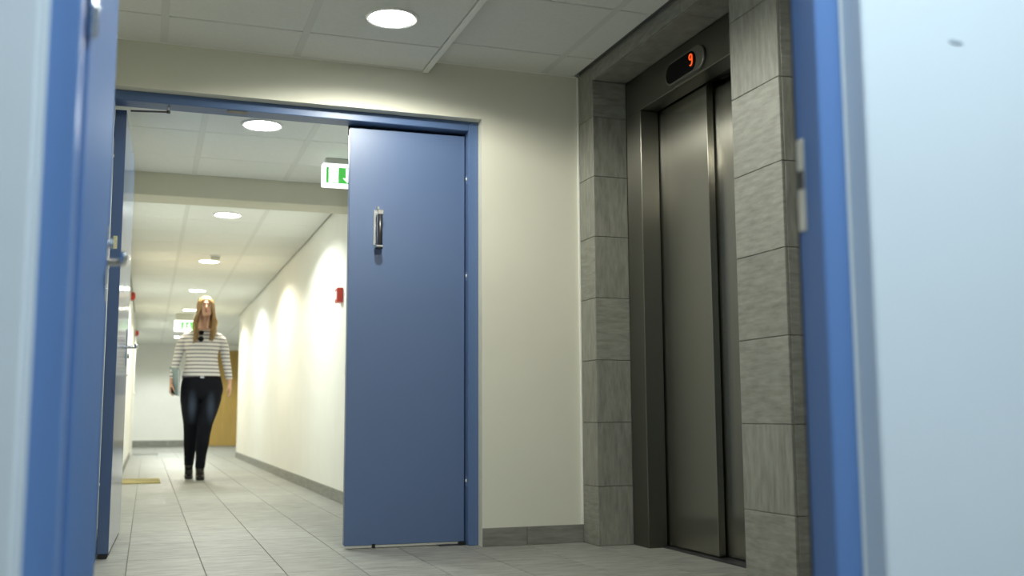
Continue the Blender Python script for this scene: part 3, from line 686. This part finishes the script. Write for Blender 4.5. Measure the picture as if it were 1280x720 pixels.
# ankle boots with block heels
def boot(ank, toe, heel_z, name='boot'):
    ax, ay, az = ank; tx, ty, tz = toe
    bm = bmesh.new()
    loft(bm, [((ax, ay-0.01, az+0.075), (0.040, 0, 0), (0, 0.042, 0)), ((ax, ay-0.002, az+0.045), (0.042, 0, 0), (0, 0.045, 0)), ((ax, ay, az), (0.043, 0, 0), (0, 0.048, 0)), ((ax, ay-0.012, az-0.035), (0.043, 0, 0), (0, 0.056, 0.02))], 18)
    mid = Vector((ax, ay, az-0.03))*0.5 + Vector((tx, ty+0.05, tz+0.035))*0.5
    loft(bm, [((ax, ay+0.030, az-0.030), (0.030, 0, 0), (0, 0.006, 0.034)), ((ax, ay, az-0.030), (0.041, 0, 0), (0, 0.010, 0.040)),
              (mid, (0.043, 0, 0), (0, 0.012, 0.036)), ((tx, ty+0.055, tz+0.028), (0.046, 0, 0), (0, 0.006, 0.027)), ((tx, ty+0.018, tz+0.022), (0.040, 0, 0), (0, 0.004, 0.021)), ((tx, ty, tz+0.015), (0.020, 0, 0), (0, 0.002, 0.012))], 18)
    b_ = remeshed(name, bm, 'boot', wom, 0.006, 4)
    bm = bmesh.new()
    loft(bm, [((ax, ay+0.030, az-0.050), (0.030, 0, 0), (0, 0.030, 0.004)), ((ax, ay+0.036, heel_z+0.03), (0.022, 0, 0), (0, 0.022, 0)), ((ax, ay+0.034, heel_z), (0.021, 0, 0), (0, 0.021, 0))], 14)
    obj('heel', bm, 'boot', b_, smooth=False)
    bm = bmesh.new()
    loft(bm, [((tx, ty+0.095, tz+0.012), (0.036, 0, 0), (0, 0, 0.008)), ((tx, ty+0.06, tz+0.007), (0.046, 0, 0), (0, 0, 0.007)), ((tx, ty+0.02, tz+0.006), (0.038, 0, 0), (0, 0, 0.006)), ((tx, ty+0.002, tz+0.006), (0.016, 0, 0), (0, 0, 0.005))], 14)
    obj('sole', bm, 'rubber', b_, smooth=False)
boot((0.012, -0.040, 0.125), (0.012, -0.200, 0.0), 0.001)
boot((-0.088, 0.195, 0.160), (-0.088, 0.075, 0.0), 0.060)
# hair: a cap over the skull plus long loose locks
bm = bmesh.new()
NU, NV = 28, 12
grid = []
for i in range(NV+1):
    ph = (PI*0.62)*i/NV; row = []
    for j in range(NU):
        th = 2*PI*j/NU
        row.append((ph, th, H(0.081*math.sin(ph)*math.sin(th), 0.006-0.103*math.sin(ph)*math.cos(th), 0.012+0.104*math.cos(ph))))
    grid.append(row)
vs = [[bm.verts.new(p[2]) for p in r] for r in grid]
for i in range(NV):
    for j in range(NU):
        th = grid[i][j][1]+PI/NU; ph = grid[i][j][0]+PI*0.31/NV
        fa = abs((th+PI) % (2*PI)-PI)
        lim = R(52) + R(60)*min(1, fa/R(75))**1.4       # hairline
        if ph < lim:
            try: bm.faces.new((vs[i][j], vs[i][(j+1) % NU], vs[i+1][(j+1) % NU], vs[i+1][j]))
            except ValueError: pass
bmesh.ops.remove_doubles(bm, verts=bm.verts, dist=0.0005)
bmesh.ops.recalc_face_normals(bm, faces=bm.faces)
bmesh.ops.solidify(bm, geom=bm.faces[:], thickness=-0.006)
rnd = random.Random(3)
for k in range(260):
    s = -1 if k % 2 else 1
    fa = R(40 + 138*((k//2)/129.0)**1.15)                       # from the temples round to the nape
    th = s*fa
    pts = []; rad = []
    L0 = rnd.uniform(0.0, 1.0); L1 = rnd.uniform(0.0, 1.0); ph0 = rnd.uniform(0, 6.28)
    for q in range(5):                                   # over the skull
        f_ = q/4.0; ph = R(12) + R(92)*f_
        tt = th*(0.55+0.45*f_)
        g = 1.05 + 0.02*L0
        pts.append(H(0.081*g*math.sin(ph)*math.sin(tt), 0.006-0.103*g*math.sin(ph)*math.cos(tt), 0.012+0.104*g*math.cos(ph)))
        rad.append(0.0045+0.0035*f_)
    p = pts[-1].copy()
    zend = (1.37 if s < 0 else 1.40) + rnd.uniform(0.0, 0.10) + (0.02 if fa > R(120) else 0)
    front = fa < R(105)
    n = 9
    for q in range(1, n+1):
        f_ = q/n; z = p.z + (zend-p.z)*f_
        wv = 0.011*math.sin(ph0*0.35 + f_*9.0)*min(1, f_*2)
        if front:
            tx = HC_.x - 0.012*f_ + s*(0.090 - 0.050*L0*f_ + 0.026*math.sin(min(1, f_*1.3)*2.6)); ty = -0.045 - 0.075*min(1, f_*1.2) - 0.026*L1 + 0.02*(fa/R(105))
        else:
            tx = HC_.x + (p.x-HC_.x)*(1.0+0.10*f_); ty = max(p.y, 0.075) + 0.035*f_
        g = min(1, f_*1.7)
        pts.append(Vector((p.x+(tx-p.x)*g+wv, p.y+(ty-p.y)*g+0.6*wv, z)))
        rad.append(0.0082*(1-0.72*f_**2.4))
    tube(bm, pts, rad, 5)
obj('hair', bm, 'hair', wom, smooth=True)

# ------------------------------------------------------------------ what she carries
sg = thing('sunglasses', 'black sunglasses hooked into the neckline of the striped jersey', 'sunglasses', (WX-0.022, WY-0.152, 1.455))
sg.rotation_euler = (R(6), 0, R(4))
def lens_shape(cz, w_, h_):
    bm = bmesh.new()
    loft(bm, [((0, -0.004, cz), (w_*0.9, 0, 0), (0, 0, h_*0.9)), ((0, 0.0, cz), (w_, 0, 0), (0, 0, h_)), ((0, 0.004, cz), (w_*0.95, 0, 0), (0, 0, h_*0.95))], 18)
    return bm
obj('lens', lens_shape(0.032, 0.026, 0.022), 'black_gloss', sg, smooth=True)
obj('lens', lens_shape(-0.032, 0.029, 0.027), 'black_gloss', sg, smooth=True)
bm = bmesh.new(); tube(bm, [(-0.004, 0, 0.014), (-0.012, -0.002, 0.0), (-0.004, 0, -0.008)], 0.004, 8); obj('bridge', bm, 'black', sg)
bm = bmesh.new(); tube(bm, [(0.010, 0.006, 0.055), (0.012, 0.010, 0.0), (0.014, 0.012, -0.05)], 0.003, 8); obj('temple_arm', bm, 'black', sg)
fo = thing('folder', 'grey blue folder held in one hand by the walking person', 'folder', (WX-0.262, WY-0.05, 0.86))
fo.rotation_euler = (R(4), R(9), R(-70))
boxes('front_cover', [(-0.115, 0.115, -0.009, -0.006, 0, 0.27)], 'folder_blue', fo, 0.001)
boxes('back_cover', [(-0.115, 0.115, 0.006, 0.009, 0, 0.27)], 'folder_blue', fo, 0.001)
boxes('spine', [(-0.118, -0.115, -0.009, 0.009, 0, 0.27)], 'folder_blue', fo, 0.001)
boxes('papers', [(-0.113, 0.108, -0.0055, 0.0055, 0.004, 0.262)], 'white_plastic', fo)
